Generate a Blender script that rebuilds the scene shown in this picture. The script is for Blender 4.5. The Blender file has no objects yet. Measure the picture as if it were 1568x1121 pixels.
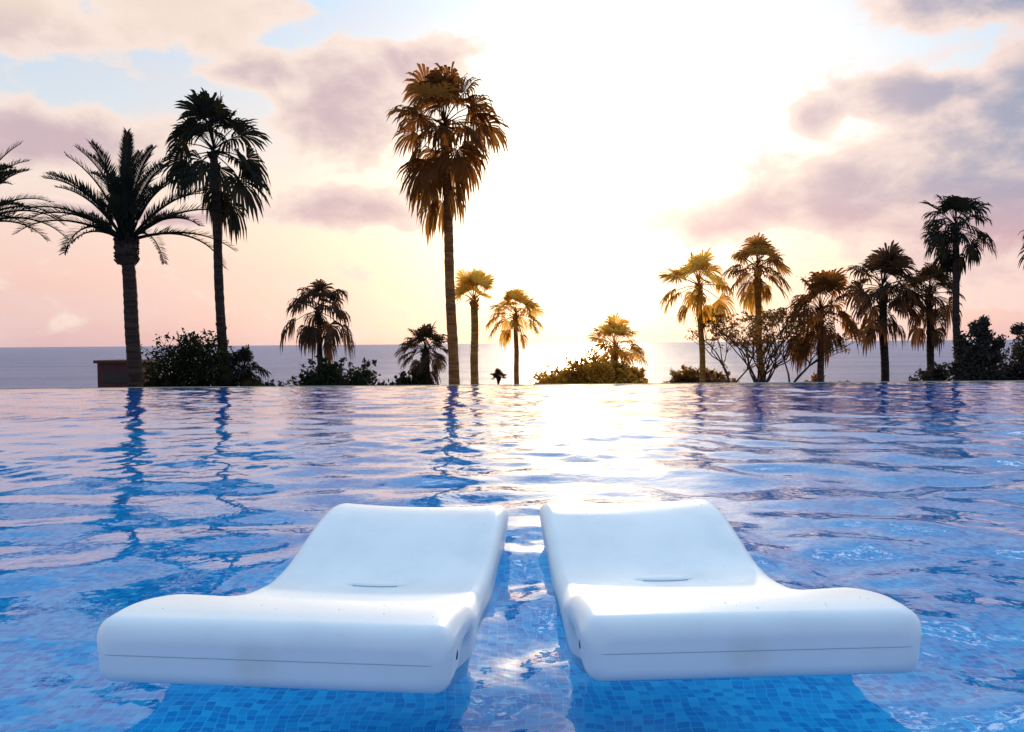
import bpy, math, random
import numpy as np
from mathutils import Vector, Matrix
random.seed(7); rng=np.random.RandomState(11)
scene=bpy.context.scene
scene.view_settings.view_transform='Standard'
scene.view_settings.look='None'
scene.view_settings.exposure=0
CAM_H=0.85
SUN_AZ=math.radians(4.6); SUN_EL=math.radians(9.0)

# ------------------------------------------------------------ camera
cam=bpy.data.cameras.new("camera"); co=bpy.data.objects.new("camera",cam)
scene.collection.objects.link(co); scene.camera=co
cam.lens=28; cam.sensor_width=36; cam.clip_start=0.05; cam.clip_end=80000
co.matrix_world=Matrix.Translation((0,0,CAM_H))@Matrix.Rotation(math.radians(90-1.64),4,'X')@Matrix.Rotation(math.radians(-0.44),4,'Z')

# ------------------------------------------------------------ node helpers
class NT:
    def __init__(s,tree): s.t=tree; s.n=tree.nodes; s.l=tree.links; s.n.clear()
    def new(s,typ,**kw):
        nd=s.n.new(typ)
        for k,v in kw.items(): setattr(nd,k,v)
        return nd
    def put(s,sock,v):
        if isinstance(v,bpy.types.NodeSocket): s.l.new(v,sock)
        else: sock.default_value=v
    def m(s,op,a,b=0.0,c=None,clamp=False):
        nd=s.new('ShaderNodeMath',operation=op,use_clamp=clamp)
        s.put(nd.inputs[0],a); s.put(nd.inputs[1],b)
        if c is not None: s.put(nd.inputs[2],c)
        return nd.outputs[0]
    def vm(s,op,a,b=(0,0,0)):
        nd=s.new('ShaderNodeVectorMath',operation=op)
        s.put(nd.inputs[0],a)
        if op=='SCALE': s.put(nd.inputs['Scale'],b)
        else: s.put(nd.inputs[1],b)
        return nd.outputs['Value'] if op in('LENGTH','DOT_PRODUCT','DISTANCE') else nd.outputs['Vector']
    def mix(s,f,a,b,blend='MIX'):
        nd=s.new('ShaderNodeMix',data_type='RGBA',blend_type=blend)
        s.put(nd.inputs[0],f); s.put(nd.inputs[6],a); s.put(nd.inputs[7],b)
        return nd.outputs[2]
    def mr(s,v,a,b,c=0.0,d=1.0,smooth=True):
        nd=s.new('ShaderNodeMapRange'); nd.interpolation_type='SMOOTHSTEP' if smooth else 'LINEAR'
        s.put(nd.inputs[0],v)
        for i,x in enumerate((a,b,c,d)): nd.inputs[i+1].default_value=x
        return nd.outputs[0]
    def noise(s,vec,scale,detail=4,rough=.55,dist=0.0):
        nd=s.new('ShaderNodeTexNoise'); s.put(nd.inputs['Vector'],vec)
        nd.inputs['Scale'].default_value=scale; nd.inputs['Detail'].default_value=detail
        nd.inputs['Roughness'].default_value=rough; nd.inputs['Distortion'].default_value=dist
        return nd
    def ramp(s,f,stops):
        nd=s.new('ShaderNodeValToRGB'); s.put(nd.inputs[0],f)
        e=nd.color_ramp.elements
        while len(e)<len(stops): e.new(0.5)
        for i,(p,c) in enumerate(stops): e[i].position=p; e[i].color=(*c,1)
        return nd.outputs[0]
def C(r,g,b): return (r,g,b,1.0)

# ------------------------------------------------------------ world
w=bpy.data.worlds.new("World"); scene.world=w; w.use_nodes=True
N=NT(w.node_tree)
tc=N.new('ShaderNodeTexCoord'); D=N.vm('NORMALIZE',tc.outputs['Generated'])
sx=N.new('ShaderNodeSeparateXYZ'); N.l.new(D,sx.inputs[0]); X,Y,Z=sx.outputs
az=N.m('ARCTAN2',X,Y); el=N.m('ARCSINE',Z)
sky=N.new('ShaderNodeTexSky'); sky.sky_type='NISHITA'; sky.sun_disc=False
sky.sun_elevation=SUN_EL; sky.sun_rotation=SUN_AZ; sky.dust_density=2.0
sd=(math.sin(SUN_AZ)*math.cos(SUN_EL),math.cos(SUN_AZ)*math.cos(SUN_EL),math.sin(SUN_EL))
ang=N.m('ARCCOSINE',N.m('MINIMUM',N.vm('DOT_PRODUCT',D,sd),0.99999))
elN=N.m('DIVIDE',el,math.pi/2)
base=N.ramp(N.m('MAXIMUM',elN,0.0),[(0,(.66,.43,.48)),(.05,(.82,.54,.50)),(.11,(.88,.70,.61)),(.17,(.62,.70,.79)),(.25,(.42,.65,.90)),(.42,(.50,.82,1.10)),(1,(.46,.76,1.05))])
nis=N.vm('SCALE',sky.outputs[0],0.012)
def gauss(a,r,p=2.0): return N.m('EXPONENT',N.m('MULTIPLY',N.m('POWER',N.m('DIVIDE',a,r),p),-1.0))
def addc(x,col,f): return N.vm('ADD',x,N.vm('SCALE',col,f))
S=N.vm('ADD',base,nis)
g_w=gauss(ang,.34,1.5); g_m=gauss(ang,.16,1.7); g_c=gauss(ang,.085,1.6)
glow=N.vm('SCALE',(.38,.22,.04),g_w)
glow=addc(glow,(.45,.37,.18),g_m); glow=addc(glow,(4,3.3,2.0),g_c)
ud=(math.sin(.19)*math.cos(.29),math.cos(.19)*math.cos(.29),math.sin(.29))
ang2=N.m('ARCCOSINE',N.m('MINIMUM',N.vm('DOT_PRODUCT',D,ud),0.99999))
glow=addc(glow,(.34,.28,.24),gauss(ang2,.26,2.0)); glow=addc(glow,(.6,.55,.45),gauss(ang2,.13,2.0))
S=N.vm('ADD',S,glow)
# clouds
cv=N.new('ShaderNodeCombineXYZ'); N.l.new(az,cv.inputs[0]); N.l.new(el,cv.inputs[1])
P=cv.outputs[0]
Ps=N.vm('MULTIPLY',P,(1.0,1.6,1.0))
wn=N.noise(Ps,8.0,2,.5)
W_=N.vm('SCALE',N.vm('SUBTRACT',wn.outputs['Color'],(.5,.5,.5)),0.09)
Pw=N.vm('ADD',P,N.vm('MULTIPLY',W_,(1,.6,0)))
ells=[(.275,.150,.13,.032),(.41,.160,.17,.055),(.53,.180,.16,.085),(.600,.225,.13,.115),(.62,.125,.24,.09),
(.361,.263,.05,.030),(.48,.262,.095,.024),(.545,.360,.12,.04),(-.197,.285,.10,.072),(-.205,.166,.11,.030),
(-.399,.385,.14,.055),(-.56,.342,.08,.045),(-.53,.222,.15,.042),(-.305,.311,.07,.03),(-.12,.335,.07,.035),(-.42,.15,.14,.014)]
mask=None
for (a,e,rx,ry) in ells:
    L=N.vm('LENGTH',N.vm('MULTIPLY',N.vm('SUBTRACT',Pw,(a,e,0)),(1/rx,1/ry,0)))
    v=N.m('SUBTRACT',1.25,L)
    mask=v if mask is None else N.m('SMOOTH_MAX',mask,v,0.3)
mask=N.m('MINIMUM',mask,0.95)
outside=N.m('MAXIMUM',N.mr(el,.42,.52,0,1),N.mr(N.m('ABSOLUTE',az),.8,1.1,0,1))
mask=N.m('MAXIMUM',mask,N.m('MULTIPLY',outside,0.12))
mask=N.m('MAXIMUM',mask,-0.4)
fb=N.noise(Ps,12.0,8,.60,.2).outputs['Fac']
dens=N.m('ADD',mask,N.m('MULTIPLY',N.m('SUBTRACT',fb,.5),1.9))
dA=N.mr(dens,0.08,0.42)
dThick=N.mr(dens,0.15,1.15)
side=N.mr(az,.30,.60)
dark=N.mix(side,C(.62,.46,.51),C(.31,.35,.49))
lite=N.mix(side,C(1.0,.82,.72),C(1.0,.76,.68))
low=N.mr(el,.19,.10)
dark=N.mix(N.m('MULTIPLY',low,.8),dark,C(.70,.43,.47))
hi=N.m('MULTIPLY',N.mr(az,-.2,-.35),N.mr(el,.30,.36))
dark=N.mix(hi,dark,C(.88,.72,.60))
up_=N.mr(el,.42,.55)
dark=N.mix(up_,dark,C(.80,.86,.96)); lite=N.mix(up_,lite,C(1.1,1.1,1.12))
cc=N.mix(dThick,lite,dark)
# unseen bright clouds added above the frame for white reflections on the water
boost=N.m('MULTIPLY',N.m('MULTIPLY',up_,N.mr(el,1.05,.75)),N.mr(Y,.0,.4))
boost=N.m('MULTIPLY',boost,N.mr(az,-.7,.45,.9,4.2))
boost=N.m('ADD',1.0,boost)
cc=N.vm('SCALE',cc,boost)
cc=N.vm('ADD',cc,N.vm('MULTIPLY',glow,(.22,.22,.22)))
veil=N.m('MULTIPLY',N.mr(N.noise(N.vm('MULTIPLY',P,(1,2.6,1)),4.0,5,.55).outputs['Fac'],.42,.72,0,.40),N.mr(el,.6,.4))
S=N.mix(veil,S,N.vm('ADD',(.86,.70,.68),N.vm('SCALE',glow,.6)))
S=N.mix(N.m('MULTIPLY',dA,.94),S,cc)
S=N.mix(N.mr(Y,0.2,-0.5),S,N.vm('MULTIPLY',S,(.56,.68,.86)))
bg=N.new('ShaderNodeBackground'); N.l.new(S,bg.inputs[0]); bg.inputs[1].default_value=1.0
out=N.new('ShaderNodeOutputWorld'); N.l.new(bg.outputs[0],out.inputs[0])

sl=bpy.data.lights.new("sun",'SUN'); sl.energy=3.6; sl.angle=math.radians(1.5); sl.color=(1,.76,.48)
so=bpy.data.objects.new("sun",sl); scene.collection.objects.link(so)
so.rotation_euler=Vector(sd).to_track_quat('Z','Y').to_euler(); so.location=(3,30,12)

# ------------------------------------------------------------ materials
def mat(name):
    m=bpy.data.materials.new(name); m.use_nodes=True; n=NT(m.node_tree)
    o=n.new('ShaderNodeOutputMaterial'); return m,n,o
def principled(n,o,col,rough=.6,spec=.5,bump=None,bstr=.3,bdist=.02):
    p=n.new('ShaderNodeBsdfPrincipled'); n.put(p.inputs['Base Color'],col); n.put(p.inputs['Roughness'],rough)
    p.inputs['Specular IOR Level'].default_value=spec
    if bump is not None:
        b=n.new('ShaderNodeBump'); n.l.new(bump,b.inputs['Height']); b.inputs['Strength'].default_value=bstr; b.inputs['Distance'].default_value=bdist
        n.l.new(b.outputs[0],p.inputs['Normal'])
    if o: n.l.new(p.outputs[0],o.inputs[0])
    return p
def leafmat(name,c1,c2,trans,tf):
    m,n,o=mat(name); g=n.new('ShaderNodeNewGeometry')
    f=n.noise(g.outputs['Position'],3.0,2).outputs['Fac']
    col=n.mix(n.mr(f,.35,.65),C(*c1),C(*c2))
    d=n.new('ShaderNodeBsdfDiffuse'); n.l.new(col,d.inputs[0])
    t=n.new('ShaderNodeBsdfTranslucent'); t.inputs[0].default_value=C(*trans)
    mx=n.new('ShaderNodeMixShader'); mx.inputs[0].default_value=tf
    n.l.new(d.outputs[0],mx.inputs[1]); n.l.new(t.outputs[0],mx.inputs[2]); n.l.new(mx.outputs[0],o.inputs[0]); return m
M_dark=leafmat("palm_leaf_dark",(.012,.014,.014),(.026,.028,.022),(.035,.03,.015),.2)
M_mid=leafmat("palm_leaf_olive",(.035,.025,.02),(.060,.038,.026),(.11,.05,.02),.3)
M_glow=leafmat("palm_leaf_sun_glow",(.30,.15,.03),(.42,.22,.04),(.80,.42,.06),.6)  # golden haze of the low sun put into the leaf colour
M_warm=leafmat("palm_leaf_amber_glow",(.12,.055,.018),(.18,.085,.025),(.42,.18,.035),.5)  # weaker sun glow mixed into this leaf colour
M_bronze=leafmat("palm_leaf_bronze_glow",(.055,.025,.012),(.10,.045,.018),(.34,.12,.022),.42)  # orange backlight glow painted into the leaf colour
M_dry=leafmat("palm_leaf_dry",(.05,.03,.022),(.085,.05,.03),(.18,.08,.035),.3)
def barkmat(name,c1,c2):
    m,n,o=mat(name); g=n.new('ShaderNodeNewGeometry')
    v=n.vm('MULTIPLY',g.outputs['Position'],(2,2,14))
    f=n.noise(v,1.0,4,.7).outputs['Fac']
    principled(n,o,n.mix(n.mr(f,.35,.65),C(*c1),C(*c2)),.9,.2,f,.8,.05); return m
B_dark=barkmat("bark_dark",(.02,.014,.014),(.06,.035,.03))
B_glow=barkmat("bark_sun_glow",(.22,.09,.02),(.42,.19,.04))  # sun glow painted onto trunks that stand close to the sun
B_bron=barkmat("bark_bronze_glow",(.15,.055,.018),(.30,.13,.04))  # orange sun glow worked into the bark colour
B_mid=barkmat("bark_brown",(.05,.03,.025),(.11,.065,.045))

# ------------------------------------------------------------ mesh builder
class MB:
    def __init__(s): s.v=[]; s.f=[]; s.m=[]; s.n=0
    def add(s,verts,faces,mi=0):
        k=s.n; s.v.extend([tuple(map(float,p)) for p in verts]); s.n+=len(verts)
        s.f.extend([tuple(i+k for i in f) for f in faces]); s.m.extend([mi]*len(faces))
    def tube(s,path,rad,ns=8,mi=0,cap=True):
        path=[np.array(p,float) for p in path]; vs=[];fs=[]
        for i,p in enumerate(path):
            t=path[min(i+1,len(path)-1)]-path[max(i-1,0)]; t/=np.linalg.norm(t)+1e-9
            a=np.cross(t,(0,0,1) if abs(t[2])<.9 else (1,0,0)); a/=np.linalg.norm(a); b=np.cross(t,a)
            for j in range(ns):
                q=2*math.pi*j/ns; vs.append(p+rad[i]*(math.cos(q)*a+math.sin(q)*b))
        for i in range(len(path)-1):
            for j in range(ns):
                j2=(j+1)%ns; fs.append((i*ns+j,i*ns+j2,(i+1)*ns+j2,(i+1)*ns+j))
        if cap: fs.append(tuple(range(ns))[::-1]); fs.append(tuple((len(path)-1)*ns+j for j in range(ns)))
        s.add(vs,fs,mi)
    def build(s,name,mats,smooth=False,parent=None,loc=(0,0,0)):
        me=bpy.data.meshes.new(name); me.from_pydata(s.v,[],s.f)
        for m in mats: me.materials.append(m)
        me.polygons.foreach_set('material_index',s.m)
        if smooth: me.polygons.foreach_set('use_smooth',[True]*len(s.f))
        me.update(); ob=bpy.data.objects.new(name,me); scene.collection.objects.link(ob); ob.location=loc
        if parent: ob.parent=parent
        return ob
def unit(v): return v/(np.linalg.norm(v)+1e-9)

def fan_leaf(mb,p0,d,lp,lb,grav,mi,nseg=24,roll=0.0):
    d=unit(np.array(d,float)); up=np.array((0,0,1.0))
    s=np.cross(d,up)
    if np.linalg.norm(s)<.05: s=np.array((1.0,0,0))
    s=unit(s); n=np.cross(s,d)
    s,n=(math.cos(roll)*s+math.sin(roll)*n),(-math.sin(roll)*s+math.cos(roll)*n)
    w=.016
    mid=p0+d*lp*.5+np.array((0,0,-grav*lp*.06)); hub=p0+d*lp+np.array((0,0,-grav*lp*.28))
    mb.tube([p0,mid,hub],[w*1.4,w,w*.8],4,mi,False)
    span=math.radians(random.uniform(95,118)); F=(.04,.50,.78,1.0)
    vs=[];fs=[]
    dth=2*span/nseg
    d2=unit(d+np.array((0,0,-grav*.55))); n=unit(np.cross(s,d2))
    for j in range(nseg+1):
        th=-span+dth*j; dj=math.cos(th)*d2+math.sin(th)*s+n*.30*abs(math.sin(th))
        pj=-math.sin(th)*d2+math.cos(th)*s
        L=lb*(.70+.30*math.cos(th*.8))*random.uniform(.84,1.08)
        tilt=n*random.uniform(-.3,.3); g=grav*random.uniform(.8,1.4)
        for q,f in enumerate(F):
            hw=(.004,.5*dth*.5*L,.28*dth*L,.003)[q]
            c=hub+dj*L*f*(1-.30*g*f*f)+np.array((0,0,-g*L*.85*f**2.8))
            e=(pj+tilt)*hw
            vs.append(c-e); vs.append(c+e)
        k=len(vs)-8
        for q in range(3):
            a=k+2*q; fs.append((a,a+1,a+3,a+2))
    mb.add(vs,fs,mi)

def trunk(mb,b,t,r0,r1,bend,mi,n=60):
    b=np.array(b,float); t=np.array(t,float)
    pa=[b*(1-i/(n-1))+t*i/(n-1)+np.array((bend*math.sin(i/(n-1)*math.pi)+.015*math.sin(i*.21+b[0]),0,0)) for i in range(n)]
    ra=[(r0*(1-i/(n-1))+r1*i/(n-1))*(1+.05*(i%2)+random.uniform(-.03,.03))*(1+.35*math.exp(-i*.35)) for i in range(n)]
    mb.tube(pa,ra,12,mi)

def fan_palm(base,top,r,r0,r1,mats,nl=30,dead=6,bend=0.0,lo=-35,grav=.5,skirt=.0,hi=85):
    mb=MB(); trunk(mb,base,top,r0,r1,bend,0)
    T=np.array(top,float)
    lean=random.uniform(-.15,.15); twist=random.uniform(0,6.28)
    for i in range(nl):
        f=(i+.5)/nl
        e=math.radians(lo+(hi-lo)*f**.9+random.uniform(-13,13)); a=twist+i*2.39996+random.uniform(-.45,.45)
        d=np.array((math.cos(a)*math.cos(e)+lean*f,math.sin(a)*math.cos(e),math.sin(e)))
        rr=r*random.uniform(.78,1.14)
        g=grav*(1.1-.45*max(0,math.sin(e)))*random.uniform(.7,1.4)
        fan_leaf(mb,T+np.array((0,0,.10*r*f)),d,rr*.54,rr*.54,g,1,roll=random.uniform(-.9,.9))
    for i in range(dead):
        e=math.radians(random.uniform(-75,-30)); a=random.uniform(0,6.28)
        d=np.array((math.cos(a)*math.cos(e),math.sin(a)*math.cos(e),math.sin(e)))
        rr=r*random.uniform(.6,1.0)
        fan_leaf(mb,T-np.array((0,0,.1*r+random.uniform(0,skirt)*r)),d,rr*.55,rr*.44,.9,2,nseg=15,roll=random.uniform(-1,1))
    for i in range(36):
        a=random.uniform(0,6.28); zz=random.uniform(-.4,.05)*r
        q=np.array((math.cos(a),math.sin(a),0))
        mb.tube([T+q*r1*.6+(0,0,zz),T+q*(r1+.08)+(0,0,zz+.16)],[.04,.015],4,2 if i%2 else 0,False)
    return mb.build("fan_palm_tree",list(mats))

def date_palm(base,top,Lf,r0,r1,mats,nf=36,bulge=1.75,lo=2):
    mb=MB(); trunk(mb,base,top,r0,r1,.05,0)
    T=np.array(top,float)
    n=12; mb.tube([T+(0,0,-.42+i*.055) for i in range(n)],[r1*(1+(bulge-1)*math.sin(math.pi*min(1,(i+.3)/(n-1)))**.7)*(1+.1*(i%2)) for i in range(n)],12,0)
    for i in range(110):
        a=random.uniform(0,6.28); zz=random.uniform(-.4,.28); q=np.array((math.cos(a),math.sin(a),0))
        mb.tube([T+q*r1*1.2+(0,0,zz),T+q*(r1*1.75+.03)+(0,0,zz+.10)],[.045,.02],4,0,False)
    for i in range(nf):
        f=(i+.5)/nf; e=math.radians(lo+(80-lo)*f**.95+random.uniform(-7,7)); a=i*2.39996+random.uniform(-.3,.3)
        h=np.array((math.cos(a),math.sin(a),0)); L=Lf*random.uniform(.85,1.06)*(1-.06*f)
        ns=18; p=T+(0,0,.2)+h*.08; pts=[p]; tang=[]
        bend=math.radians(random.uniform(35,66))*(1.10-.45*f)
        for k in range(ns):
            an=e-bend*((k+1)/ns)**1.8+math.radians(14)*(1-k/ns)
            d=h*math.cos(an)+np.array((0,0,math.sin(an))); p=p+d*L/ns; pts.append(p); tang.append(d)
        tang.append(tang[-1])
        mb.tube(pts,[.034*(1-k/(ns+1))+.006 for k in range(ns+1)],4,1,False)
        sd_=np.cross(h,(0,0,1)); nl=52; vs=[];fs=[]
        for k in range(nl):
            u=.22+.78*k/(nl-1); q=u*ns; i0=min(int(q),ns-1); c=pts[i0]*(1-(q-i0))+pts[i0+1]*(q-i0); t=tang[i0]
            nn=np.cross(sd_,t)
            ll=Lf*.135*math.sin(math.pi*min(1,.15+u*.78))**.6*random.uniform(.8,1.15)
            for sg in (-1,1):
                dd=unit(t*.9+sg*sd_*.65+nn*random.uniform(.2,.7)); wd=unit(np.cross(dd,nn))*.014
                e2=c+dd*ll+np.array((0,0,-.08*ll)); m_=c+dd*ll*.5
                b=len(vs); vs+= [c-wd*.6,c+wd*.6,m_+wd,m_-wd,e2]; fs+=[(b,b+1,b+2,b+3),(b+3,b+2,b+4)]
        mb.add(vs,fs,1)
    return mb.build("date_palm_tree",list(mats))

GZ=-2.5
DK=(B_dark,M_dark,M_dark); GO=(B_glow,M_glow,M_glow); BR=(B_bron,M_bronze,M_warm); WA=(B_glow,M_warm,M_glow)
DM=(B_dark,M_mid,M_dry)
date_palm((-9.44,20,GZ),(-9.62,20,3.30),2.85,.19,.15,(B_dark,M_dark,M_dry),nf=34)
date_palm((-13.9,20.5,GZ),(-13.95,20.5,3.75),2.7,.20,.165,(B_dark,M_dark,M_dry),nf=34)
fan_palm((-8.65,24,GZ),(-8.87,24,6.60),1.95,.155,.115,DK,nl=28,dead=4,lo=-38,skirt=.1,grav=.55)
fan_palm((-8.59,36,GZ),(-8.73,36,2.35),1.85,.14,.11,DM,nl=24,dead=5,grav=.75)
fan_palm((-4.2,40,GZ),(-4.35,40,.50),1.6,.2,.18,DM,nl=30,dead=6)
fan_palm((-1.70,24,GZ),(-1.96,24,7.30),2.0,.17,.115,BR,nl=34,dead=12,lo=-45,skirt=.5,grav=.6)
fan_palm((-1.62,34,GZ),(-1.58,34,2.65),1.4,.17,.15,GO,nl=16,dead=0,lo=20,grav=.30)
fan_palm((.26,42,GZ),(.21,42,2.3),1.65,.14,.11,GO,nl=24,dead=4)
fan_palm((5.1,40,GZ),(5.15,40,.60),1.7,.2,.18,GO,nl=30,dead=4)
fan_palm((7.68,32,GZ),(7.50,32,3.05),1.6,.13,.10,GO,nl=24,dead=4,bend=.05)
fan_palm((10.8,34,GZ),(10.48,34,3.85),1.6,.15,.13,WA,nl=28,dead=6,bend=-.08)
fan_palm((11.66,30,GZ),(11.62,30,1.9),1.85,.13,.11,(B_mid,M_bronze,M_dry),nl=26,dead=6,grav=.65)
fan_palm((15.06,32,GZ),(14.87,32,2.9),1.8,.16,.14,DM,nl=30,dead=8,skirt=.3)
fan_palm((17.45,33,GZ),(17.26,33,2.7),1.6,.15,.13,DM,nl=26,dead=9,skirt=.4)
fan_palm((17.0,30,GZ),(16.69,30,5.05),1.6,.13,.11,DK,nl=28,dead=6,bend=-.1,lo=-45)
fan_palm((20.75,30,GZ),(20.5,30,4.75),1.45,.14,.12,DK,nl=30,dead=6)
fan_palm((-.62,36,GZ),(-.62,36,-.75),.45,.05,.04,DM,nl=22,dead=0,lo=0,grav=.3)
fan_palm((-7.6,22.6,GZ),(-7.6,22.6,.05),.8,.08,.07,DK,nl=24,dead=2,lo=-20)

# ------------------------------------------------------------ bushes / trees
def leaves(mb,cen,rad,n,size,mi,shell=.5):
    cen=np.array(cen); rad=np.array(rad)
    u=rng.normal(size=(n,3)); u/=np.linalg.norm(u,axis=1)[:,None]
    r=shell+(1-shell)*rng.rand(n); r*=rng.uniform(.85,1.15,n)
    c=cen+u*rad*r[:,None]
    a=rng.normal(size=(n,3)); a/=np.linalg.norm(a,axis=1)[:,None]
    b=np.cross(a,rng.normal(size=(n,3))); b/=np.linalg.norm(b,axis=1)[:,None]
    s=size*rng.uniform(.6,1.4,n)[:,None]
    vs=np.stack([c-a*s,c+b*s*.45,c+a*s,c-b*s*.45],1).reshape(-1,3)
    mb.add(vs,[(4*i,4*i+1,4*i+2,4*i+3) for i in range(n)],mi)
def bush(name,x,y,rx,ztop,leaf,bark,n=7000,size=.085,lumps=16,ry=1.2,z0=GZ):
    mb=MB(); H=ztop-z0
    for i in range(lumps):
        f=random.uniform(-1,1); h=(1-.55*f*f)*random.uniform(.62,.9)
        rr=random.uniform(.28,.5)*min(H*.5,rx*.5)
        c=(x+f*rx*.85,y+random.uniform(-ry,ry)*.6,z0+H*h-rr*.3)
        leaves(mb,c,(rr*1.25,rr*1.2,rr),n//lumps//2,size,1,.45)
        mb.tube([(x+f*rx*.3,y,z0),(x+f*rx*.6,y,z0+H*h*.5),c],[.06,.04,.015],5,0,False)
        for k in range(7):
            q=np.array(c)+np.array((random.uniform(-1,1)*rr*1.4,random.uniform(-1,1)*rr,rr*random.uniform(.5,1.45)))
            mb.tube([c,q],[.012,.004],3,0,False); leaves(mb,q,(.12,.12,.14),12,size*.9,1,.0)
    leaves(mb,(x,y,z0+H*.42),(rx*.95,ry,H*.42),n//2,size*1.2,1,.2)
    return mb.build(name,[bark,leaf])
def open_tree(name,x,y,ztop,spread,leaf,bark,size=.075,z0=GZ,dens=26,depth=4):
    mb=MB()
    def br(p,d,L,r,k):
        q=p+d*L; m_=p+d*L*.5+np.array((random.uniform(-.08,.08)*L,0,random.uniform(-.06,.06)*L))
        mb.tube([p,m_,q],[r,r*.85,r*.65],6,0,False)
        if k==0 or q[2]>ztop-.05:
            leaves(mb,q,(.26,.22,.12),dens,size,1,.0); return
        if k<=2: leaves(mb,q,(.24,.20,.11),dens//2,size,1,.0)
        for i in range(3):
            a=random.uniform(0,6.28); s=random.uniform(.45,.95)*spread
            nd=unit(d*.8+np.array((math.cos(a)*s,math.sin(a)*s,random.uniform(.0,.5))))
            br(q,nd,L*random.uniform(.64,.86),r*.6,k-1)
    H=ztop-z0
    for i in range(3):
        a=random.uniform(0,6.28)
        br(np.array((x+.1*math.cos(a),y+.1*math.sin(a),z0)),unit(np.array((math.cos(a)*.35,math.sin(a)*.3,1))),H*.38,.07,depth)
    return mb.build(name,[bark,leaf])
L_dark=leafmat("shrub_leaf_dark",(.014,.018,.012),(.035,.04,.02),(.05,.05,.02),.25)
L_glow=leafmat("shrub_leaf_sun_glow",(.26,.14,.025),(.40,.23,.04),(.80,.42,.06),.55)  # golden sunlight put into the leaf colour of bushes below the sun
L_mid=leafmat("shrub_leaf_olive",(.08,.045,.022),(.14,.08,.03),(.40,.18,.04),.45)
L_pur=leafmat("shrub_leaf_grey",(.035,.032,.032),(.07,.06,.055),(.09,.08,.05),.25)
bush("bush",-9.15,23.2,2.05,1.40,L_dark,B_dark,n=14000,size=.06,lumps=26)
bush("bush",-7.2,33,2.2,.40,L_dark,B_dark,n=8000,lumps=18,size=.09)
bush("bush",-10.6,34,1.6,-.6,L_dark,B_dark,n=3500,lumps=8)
bush("bush",3.4,38,2.7,.15,L_glow,B_glow,n=9000,lumps=22,size=.10)
bush("bush",5.5,38.5,1.2,.05,L_glow,B_glow,n=4000,lumps=9,size=.10)
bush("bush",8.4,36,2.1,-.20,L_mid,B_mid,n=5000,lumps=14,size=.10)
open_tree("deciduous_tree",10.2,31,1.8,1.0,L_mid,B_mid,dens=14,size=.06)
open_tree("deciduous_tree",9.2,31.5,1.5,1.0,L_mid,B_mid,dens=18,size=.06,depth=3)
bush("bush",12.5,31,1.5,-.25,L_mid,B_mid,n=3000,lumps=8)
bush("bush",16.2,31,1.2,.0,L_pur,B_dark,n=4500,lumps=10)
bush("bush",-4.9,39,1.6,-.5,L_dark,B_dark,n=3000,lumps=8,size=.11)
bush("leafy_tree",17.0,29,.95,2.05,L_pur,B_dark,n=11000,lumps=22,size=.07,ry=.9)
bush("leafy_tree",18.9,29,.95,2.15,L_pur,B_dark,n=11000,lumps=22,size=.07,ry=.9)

# ------------------------------------------------------------ setting
m_ground,n,o=mat("ground_soil"); g=n.new('ShaderNodeNewGeometry')
f=n.noise(g.outputs['Position'],.6,6,.6).outputs['Fac']; principled(n,o,n.mix(n.mr(f,.4,.6),C(.06,.07,.03),C(.16,.12,.08)),.95,.1,f,.5,.1)
ys=[-60,-20,0,16,30,45,56,70,90,120,160]; zs=[GZ]*7+[-5,-10,-17,-22]
xs=np.linspace(-220,220,90); vs=[];fs=[]
yy=np.concatenate([np.linspace(-60,56,50),np.linspace(58,160,40)])
for y in yy:
    for x in xs:
        z=np.interp(y,ys,zs); vs.append((x,y+ (6*math.sin(x*.05) if y>60 else 0),z+(.12*math.sin(x*.7+y)*math.cos(y*.5-x*.3) if y>17 else 0)))
nx=len(xs)
for j in range(len(yy)-1):
    for i in range(nx-1): a=j*nx+i; fs.append((a,a+1,a+1+nx,a+nx))
mb=MB(); mb.add(vs,fs); mb.build("ground",[m_ground],True)

m_sea,n,o=mat("sea_water"); g=n.new('ShaderNodeNewGeometry')
v=n.vm('MULTIPLY',g.outputs['Position'],(.08,.35,1))
h1=n.noise(v,1.0,6,.65).outputs['Fac']; v2=n.vm('MULTIPLY',g.outputs['Position'],(.004,.02,1)); h2=n.noise(v2,1.0,4,.6).outputs['Fac']
p=principled(n,o,n.mix(n.mr(h2,.35,.65),C(.10,.09,.19),C(.18,.15,.26)),.42,.35,h1,1.0,2.5)
mb=MB(); mb.add([(-40000,100,-16),(40000,100,-16),(40000,45000,-16),(-40000,45000,-16)],[(0,1,2,3)]); mb.build("sea",[m_sea])

m_hut,n,o=mat("hut_plaster"); g=n.new('ShaderNodeNewGeometry'); f=n.noise(g.outputs['Position'],5,5).outputs['Fac']
principled(n,o,n.mix(f,C(.07,.03,.03),C(.13,.055,.05)),.85,.2,f,.3,.01)
m_darkm,n,o=mat("hut_door_dark"); principled(n,o,C(.03,.02,.02),.6)
def box(mb,x0,x1,y0,y1,z0,z1,mi=0):
    mb.add([(x0,y0,z0),(x1,y0,z0),(x1,y1,z0),(x0,y1,z0),(x0,y0,z1),(x1,y0,z1),(x1,y1,z1),(x0,y1,z1)],[(0,3,2,1),(4,5,6,7),(0,1,5,4),(1,2,6,5),(2,3,7,6),(3,0,4,7)],mi)
mb=MB(); box(mb,-12.5,-11.3,24,25.6,GZ,.34); box(mb,-12.58,-11.22,23.92,25.68,.34,.43); box(mb,-12.1,-11.75,23.97,24.0,GZ,-.45,1); box(mb,-12.3,-11.45,23.97,24.0,-.25,.1,1)
mb.build("garden_hut",[m_hut,m_darkm])

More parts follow.
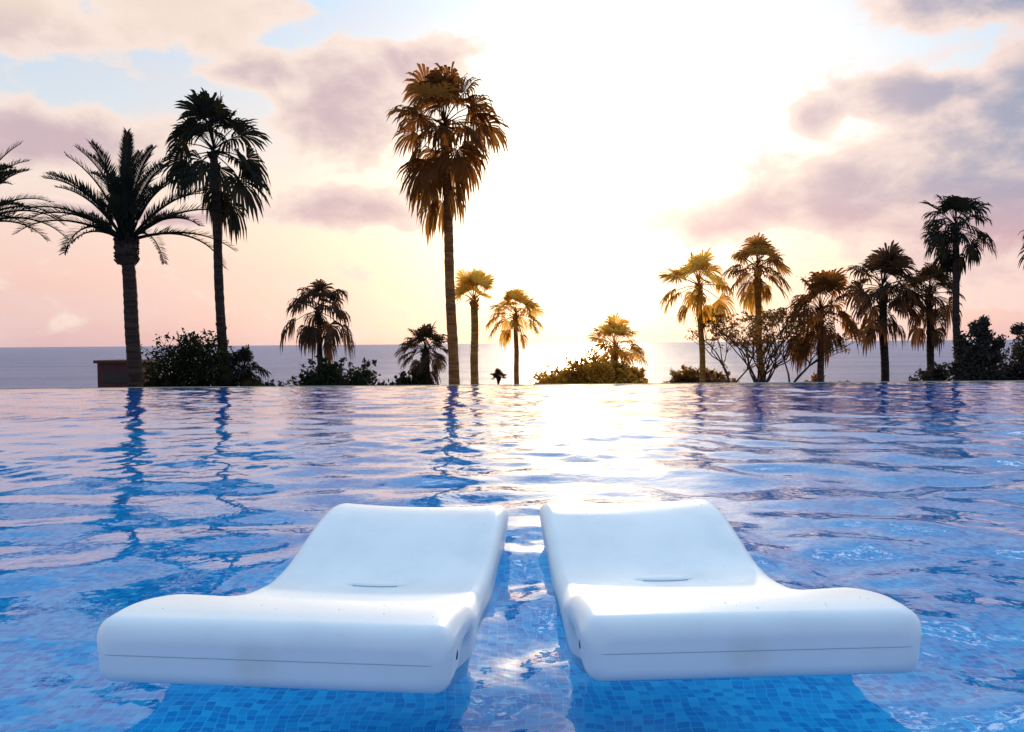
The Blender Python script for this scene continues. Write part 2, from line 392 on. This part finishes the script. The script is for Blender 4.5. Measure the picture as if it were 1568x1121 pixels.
# ------------------------------------------------------------ pool
PX=15.0; PY0=-5.0; PY1=16.0; FZ=-.62
def tilemat(name,flat=True):
    m,n,o=mat(name); g=n.new('ShaderNodeNewGeometry'); pos=g.outputs['Position']
    wv=n.noise(pos,3.0,2,.5); off=n.vm('SCALE',n.vm('SUBTRACT',wv.outputs['Color'],(.5,.5,.5)),.14)
    pos2=n.vm('ADD',pos,off) if flat else pos
    sc=n.vm('SCALE',pos2,1/.042)
    if not flat: sc=n.vm('ADD',sc,(.5,.5,.5))
    cell=n.vm('FLOOR',sc); fr=n.vm('FRACTION',sc)
    if flat: cell=n.vm('MULTIPLY',cell,(1,1,0))
    wn=n.new('ShaderNodeTexWhiteNoise'); wn.noise_dimensions='3D'; n.l.new(cell,wn.inputs['Vector'])
    big=n.noise(pos,1.3,3).outputs['Fac']
    col=n.ramp(n.m('ADD',n.m('MULTIPLY',wn.outputs['Value'],.62),n.m('MULTIPLY',big,.5)),[(0,(.004,.16,.48)),(.35,(.010,.28,.64)),(.7,(.030,.46,.80)),(1,(.13,.66,.90))])
    s=n.new('ShaderNodeSeparateXYZ'); n.l.new(fr,s.inputs[0])
    def edge(a): return n.m('MINIMUM',a,n.m('SUBTRACT',1.0,a))
    ed=n.m('MINIMUM',edge(s.outputs[0]),edge(s.outputs[1])) if flat else n.m('MINIMUM',edge(s.outputs[0]),edge(s.outputs[2]))
    gr=n.mr(ed,.03,.07)
    col=n.mix(gr,C(.13,.56,.82),col)
    principled(n,o,col,.4,.3); return m
m_tile=tilemat("pool_tile_floor",True); m_wall=tilemat("pool_tile_wall",False)
m_stone,n,o=mat("deck_stone"); g=n.new('ShaderNodeNewGeometry'); f=n.noise(g.outputs['Position'],8,6).outputs['Fac']
principled(n,o,n.mix(f,C(.30,.27,.24),C(.45,.42,.38)),.8,.3,f,.2,.01)
mb=MB(); box(mb,-PX,PX,PY0,PY1,FZ-.2,FZ); mb.build("pool_floor",[m_tile])
mb=MB(); box(mb,-PX,PX,PY1,PY1+.25,GZ-.1,-.05); box(mb,-PX,PX,PY1+.25,PY1+.31,GZ-.1,.006,1)
box(mb,-PX-.3,-PX,PY0-.3,PY1+.31,GZ-.1,.0); box(mb,PX,PX+.3,PY0-.3,PY1+.31,GZ-.1,.0); box(mb,-PX,PX,PY0-.3,PY0,GZ-.1,.0)
mb.build("pool_wall",[m_wall,m_stone])
mb=MB(); box(mb,-60,-PX-.02,PY0-40,PY1,.004,.09); box(mb,PX+.02,60,PY0-40,PY1,.004,.09); box(mb,-PX-.02,PX+.02,PY0-40,PY0-.02,.004,.09)
mb.build("pool_deck",[m_stone])

LOUNGERS=[((-.548,1.73,0),math.radians(-5.9),1,.83,.74),((.548,1.765,0),math.radians(2.6),-1,.79,.735)]
m_water,n,o=mat("pool_water"); g=n.new('ShaderNodeNewGeometry')
hb=n.noise(g.outputs['Position'],12,2,.5).outputs['Fac']
b=n.new('ShaderNodeBump'); n.l.new(hb,b.inputs['Height']); b.inputs['Strength'].default_value=.4; b.inputs['Distance'].default_value=.007
fr=n.new('ShaderNodeFresnel'); fr.inputs[0].default_value=1.36; n.l.new(b.outputs[0],fr.inputs['Normal'])
gl=n.new('ShaderNodeBsdfGlossy'); gl.inputs['Roughness'].default_value=.012; gl.inputs['Color'].default_value=C(1,1,1); n.l.new(b.outputs[0],gl.inputs['Normal'])
tr=n.new('ShaderNodeBsdfTransparent'); tr.inputs[0].default_value=C(.62,.95,1)
mx=n.new('ShaderNodeMixShader'); n.l.new(fr.outputs[0],mx.inputs[0]); n.l.new(tr.outputs[0],mx.inputs[1]); n.l.new(gl.outputs[0],mx.inputs[2]); n.l.new(mx.outputs[0],o.inputs[0])
gx=np.linspace(-PX,PX,760)
gx=np.sort(np.concatenate([gx,(gx[:-1]+gx[1:])[330:430]/2]))
gy=[PY0]
while gy[-1]<PY1+.25:
    y=gy[-1]; gy.append(y+(.12 if y<.5 else .022 if y<4 else .022+.0022*(y-4)))
gy[-1]=PY1+.25; gy=np.array(gy)
GX,GY=np.meshgrid(gx,gy)
def band(nw,l0,l1,slope,seed,dirbias=None,spread=.7):
    r=np.random.RandomState(seed); H=np.zeros_like(GX)
    for i in range(nw):
        lam=math.exp(r.uniform(math.log(l0),math.log(l1))); k=2*math.pi/lam; a=r.uniform(0,2*math.pi)
        if dirbias is not None: a=dirbias+r.normal()*spread
        H+=slope*math.sqrt(2/nw)/k*np.sin(k*(GX*math.cos(a)+GY*math.sin(a))+r.uniform(0,6.28)+.8*np.sin(.9*GX+.7*GY+i)+.5*np.sin(1.7*GX-1.1*GY+2*i))
    return H
mod1=.55+.45*np.sin(.55*GX+1.3*np.sin(.4*GY)+.8)*np.sin(.45*GY+.9*np.sin(.5*GX))
mod2=.55+.45*np.sin(.9*GX-.5*GY+1.7*np.sin(.3*GX+.6*GY))
right=1/(1+np.exp(-(GX-.8)*1.5)); near=1/(1+np.exp((GY-7)*.6))
Hh=band(20,.9,2.4,.028,1,math.radians(80))+band(34,.38,.95,.062,2,math.radians(78),.6)*(.40+.6*mod1+.80*right*near)+band(30,.16,.38,.045,3)*(.15+.95*mod2)
Hh*=(.74+.40*near)
for (lc,rot,inn,W0,W1) in LOUNGERS:   # small wavelets leaving the lounger sides
    dx=GX-lc[0]; dy=GY-lc[1]; c_,s_=math.cos(-rot),math.sin(-rot)
    lx=dx*c_-dy*s_; ly=dx*s_+dy*c_
    qx=np.maximum(np.abs(lx)-.36,0); qy=np.maximum(np.abs(ly-.96)-.66,0); dd=np.sqrt(qx*qx+qy*qy)
    Hh+=.0022*np.sin(2*math.pi*dd/.10+1.2*np.sin(5*GX+4*GY))*np.exp(-dd/.16)
Hh*=np.clip((PY1+.3-GY)/.6,0.15,1)
nr,nc=GX.shape; V=np.stack([GX,GY,Hh],2).reshape(-1,3)
idx=np.arange(nr*nc).reshape(nr,nc); Q=np.stack([idx[:-1,:-1],idx[:-1,1:],idx[1:,1:],idx[1:,:-1]],2).reshape(-1,4)
me=bpy.data.meshes.new("pool_water"); me.vertices.add(len(V)); me.vertices.foreach_set('co',V.astype(np.float32).ravel())
me.loops.add(Q.size); me.loops.foreach_set('vertex_index',Q.astype(np.int32).ravel())
me.polygons.add(len(Q)); me.polygons.foreach_set('loop_start',np.arange(0,Q.size,4,dtype=np.int32)); me.polygons.foreach_set('loop_total',np.full(len(Q),4,np.int32))
me.update(calc_edges=True); me.polygons.foreach_set('use_smooth',np.ones(len(Q),bool)); me.materials.append(m_water); me.validate()
ob=bpy.data.objects.new("pool_water",me); scene.collection.objects.link(ob)

# ------------------------------------------------------------ sun loungers
m_pl,n,o=mat("white_moulded_plastic"); g=n.new('ShaderNodeTexCoord'); pos=g.outputs['Object']
f1=n.noise(pos,3.0,5,.6).outputs['Fac']; f2=n.noise(pos,140,2).outputs['Fac']
col=n.mix(n.mr(f1,.40,.70),C(.78,.80,.82),C(.70,.73,.76))
st=n.m('MULTIPLY',n.mr(n.vm('LENGTH',n.vm('MULTIPLY',n.vm('SUBTRACT',pos,(-.02,.0,.14)),(14,8,12))),1.0,.2),n.mr(f1,.3,.6))
col=n.mix(n.m('MULTIPLY',st,.35),col,C(.60,.48,.32))
principled(n,o,col,n.mr(f1,.3,.7,.28,.44),.5,f2,.08,.002)
m_seam,n,o=mat("seam_grey"); principled(n,o,C(.36,.40,.46),.6)
m_hole,n,o=mat("hole_dark"); principled(n,o,C(.04,.05,.07),.6)
m_drop,n,o=mat("droplet"); p=principled(n,o,C(.90,.93,.96),.03,.6)
Ls=1.64
kt=[0,.06,.16,.30,.435,.56,.68,.87,1.0,1.10,1.22,1.37,1.50,1.60,1.64]; zt_=[.226,.233,.230,.203,.158,.115,.084,.066,.076,.098,.132,.172,.190,.184,.176]
kb=[0,.12,.18,.25,.31,.5,1.45,1.64]; zb_=[.086,.082,.076,.0,-.040,-.07,-.08,.0]
ss=np.linspace(0,Ls,400)
def smooth(a,k=22):
    ker=np.hanning(k*2+1); ker/=ker.sum(); return np.convolve(np.pad(a,k,mode='edge'),ker,'valid')
TOP=smooth(np.interp(ss,kt,zt_)); BOT=smooth(np.interp(ss,kb,zb_),6)
top=lambda s: float(np.interp(s,ss,TOP)); bot=lambda s: float(np.interp(s,ss,BOT))
def cr(s,R): return R-math.sqrt(max(0,R*R-(R-s)**2)) if s<R else 0.0
def lounger(loc,rot,inner,W0,W1):
    def hwid(s):
        t=min(1,max(0,(s-.15)/.7)); t=t*t*(3-2*t); return (W0*(1-t)+W1*t)/2
    def surf_z(x,s): return top(s)-.016*(1-min(1,abs(x)/hwid(s))**2)*min(1,max(0,(s-.1)/.4))
    root=bpy.data.objects.new("sun_lounger",None); scene.collection.objects.link(root); root.location=loc; root.rotation_euler=(0,0,rot)
    mb=MB(); sv=list(.06*(1-np.cos(np.linspace(0,math.pi/2,11))))+list(np.linspace(.07,Ls-.09,110))+list(Ls-.08*(1-np.cos(np.linspace(math.pi/2,0,11))))
    rings=[]
    for s in sv:
        hw=hwid(s)-cr(s,.05)-cr(Ls-s,.08); zt=top(s)-cr(s,.045)-cr(Ls-s,.05); zb=bot(s)+cr(s,.035); H=zt-zb; re=min(.042,H*.45); rb=min(.03,H*.3)
        bowl=.016*min(1,max(0,(s-.1)/.4))
        sc=.035*math.exp(-((s-.30)/.09)**2)
        half=[]
        for t in np.linspace(0,1,14): x=t*(hw-re); half.append((x,zt-bowl*(1-(x/hw)**2)))
        zc=half[-1][1]
        for q in range(1,9): a=math.pi/2*q/8; half.append((hw-re+re*math.sin(a),zc-re+re*math.cos(a)))
        z1=zc-re; z2=zb+rb
        for t in np.linspace(0,1,12)[1:]:
            z=z1+(z2-z1)*t; dz=z1-z
            k=min(1,max(0,(dz-.02)/.06)); k=k*k*(3-2*k)
            half.append((hw-.010*min(dz,.09)/.09-.20*max(0,dz-.09)-sc*k,z))
        xe=half[-1][0]
        for q in range(1,6): a=math.pi/2*q/5; half.append((xe-rb+rb*math.cos(a),z2-rb*math.sin(a)))
        half.append((0.0,zb))
        rings.append([( x,s,z) for x,z in half]+[(-x,s,z) for x,z in half[-2:0:-1]])
    n=len(rings[0]); vs=[p for r in rings for p in r]; fs=[]
    for i in range(len(rings)-1):
        for j in range(n): j2=(j+1)%n; fs.append((i*n+j,i*n+j2,(i+1)*n+j2,(i+1)*n+j))
    fs.append(tuple(range(n))[::-1]); fs.append(tuple((len(rings)-1)*n+j for j in range(n)))
    mb.add(vs,fs); mb.build("body",[m_pl],True,root)
    path=[]
    def sx(s): return hwid(s)-cr(s,.05)-.0035
    so_=[x for x in list(.06*(1-np.cos(np.linspace(0,math.pi/2,8))))+list(np.linspace(.08,.19,8))]
    sz=lambda s: top(s)-.070
    for s in so_[::-1]: path.append((-sx(s),s,sz(s)))
    for x in np.linspace(-sx(0),sx(0),12)[1:-1]: path.append((x,0.0,sz(0)))
    for s in so_: path.append((sx(s),s,sz(s)))
    mb=MB(); mb.tube(path,[.0010]*len(path),5); mb.build("moulding_seam",[m_seam],True,root)
    vs=[];fs=[]; nu=28; nv=6
    for j in range(nv):
        for i in range(nu):
            a=2*math.pi*i/nu; rr=1-j/(nv-1); x=.105*rr*math.cos(a); s_=.90+.028*rr*math.sin(a)
            vs.append((x,s_,surf_z(x,s_)+.0005+.007*(1-rr**2)**.5))
    for j in range(nv-1):
        for i in range(nu): i2=(i+1)%nu; fs.append((j*nu+i,j*nu+i2,(j+1)*nu+i2,(j+1)*nu+i))
    mb=MB(); mb.add(vs,fs); mb.build("grip_lip",[m_pl],True,root)
    mb=MB(); xs_=np.linspace(-.075,.075,16); mb.tube([(x,.872+.006*(x/.075)**2,surf_z(x,.872)+.001) for x in xs_],[.0018]*16,5); mb.build("grip_slot",[m_seam],True,root)
    mb=MB(); xi=inner*(hwid(.1)-.008); mb.tube([(xi-inner*.01,.10,.145),(xi+inner*.004,.10,.145)],[.011,.011],14); mb.build("side_hole_disc",[m_hole],False,root)  # dark-coloured disc in place of the shade in a small side hole
    mb=MB()
    for k in range(260):
        s_=random.uniform(.05,Ls-.1); x=random.uniform(-1,1)*(hwid(s_)-.05); r=random.choice((.0012,.0016,.002,.003)); z=surf_z(x,s_)
        vs=[];fs=[]
        for j in range(3):
            ph=j*math.pi/6
            for i in range(8): a=i*math.pi/4; vs.append((x+r*math.cos(ph)*math.cos(a),s_+r*math.cos(ph)*math.sin(a),z-.0003+r*.55*math.sin(ph)))
        vs.append((x,s_,z+r*.5))
        for j in range(2):
            for i in range(8): i2=(i+1)%8; fs.append((j*8+i,j*8+i2,j*8+8+i2,j*8+8+i))
        for i in range(8): fs.append((16+i,16+(i+1)%8,24))
        mb.add(vs,fs)
    mb.build("water_droplets",[m_drop],True,root)
for a in LOUNGERS: lounger(*a)
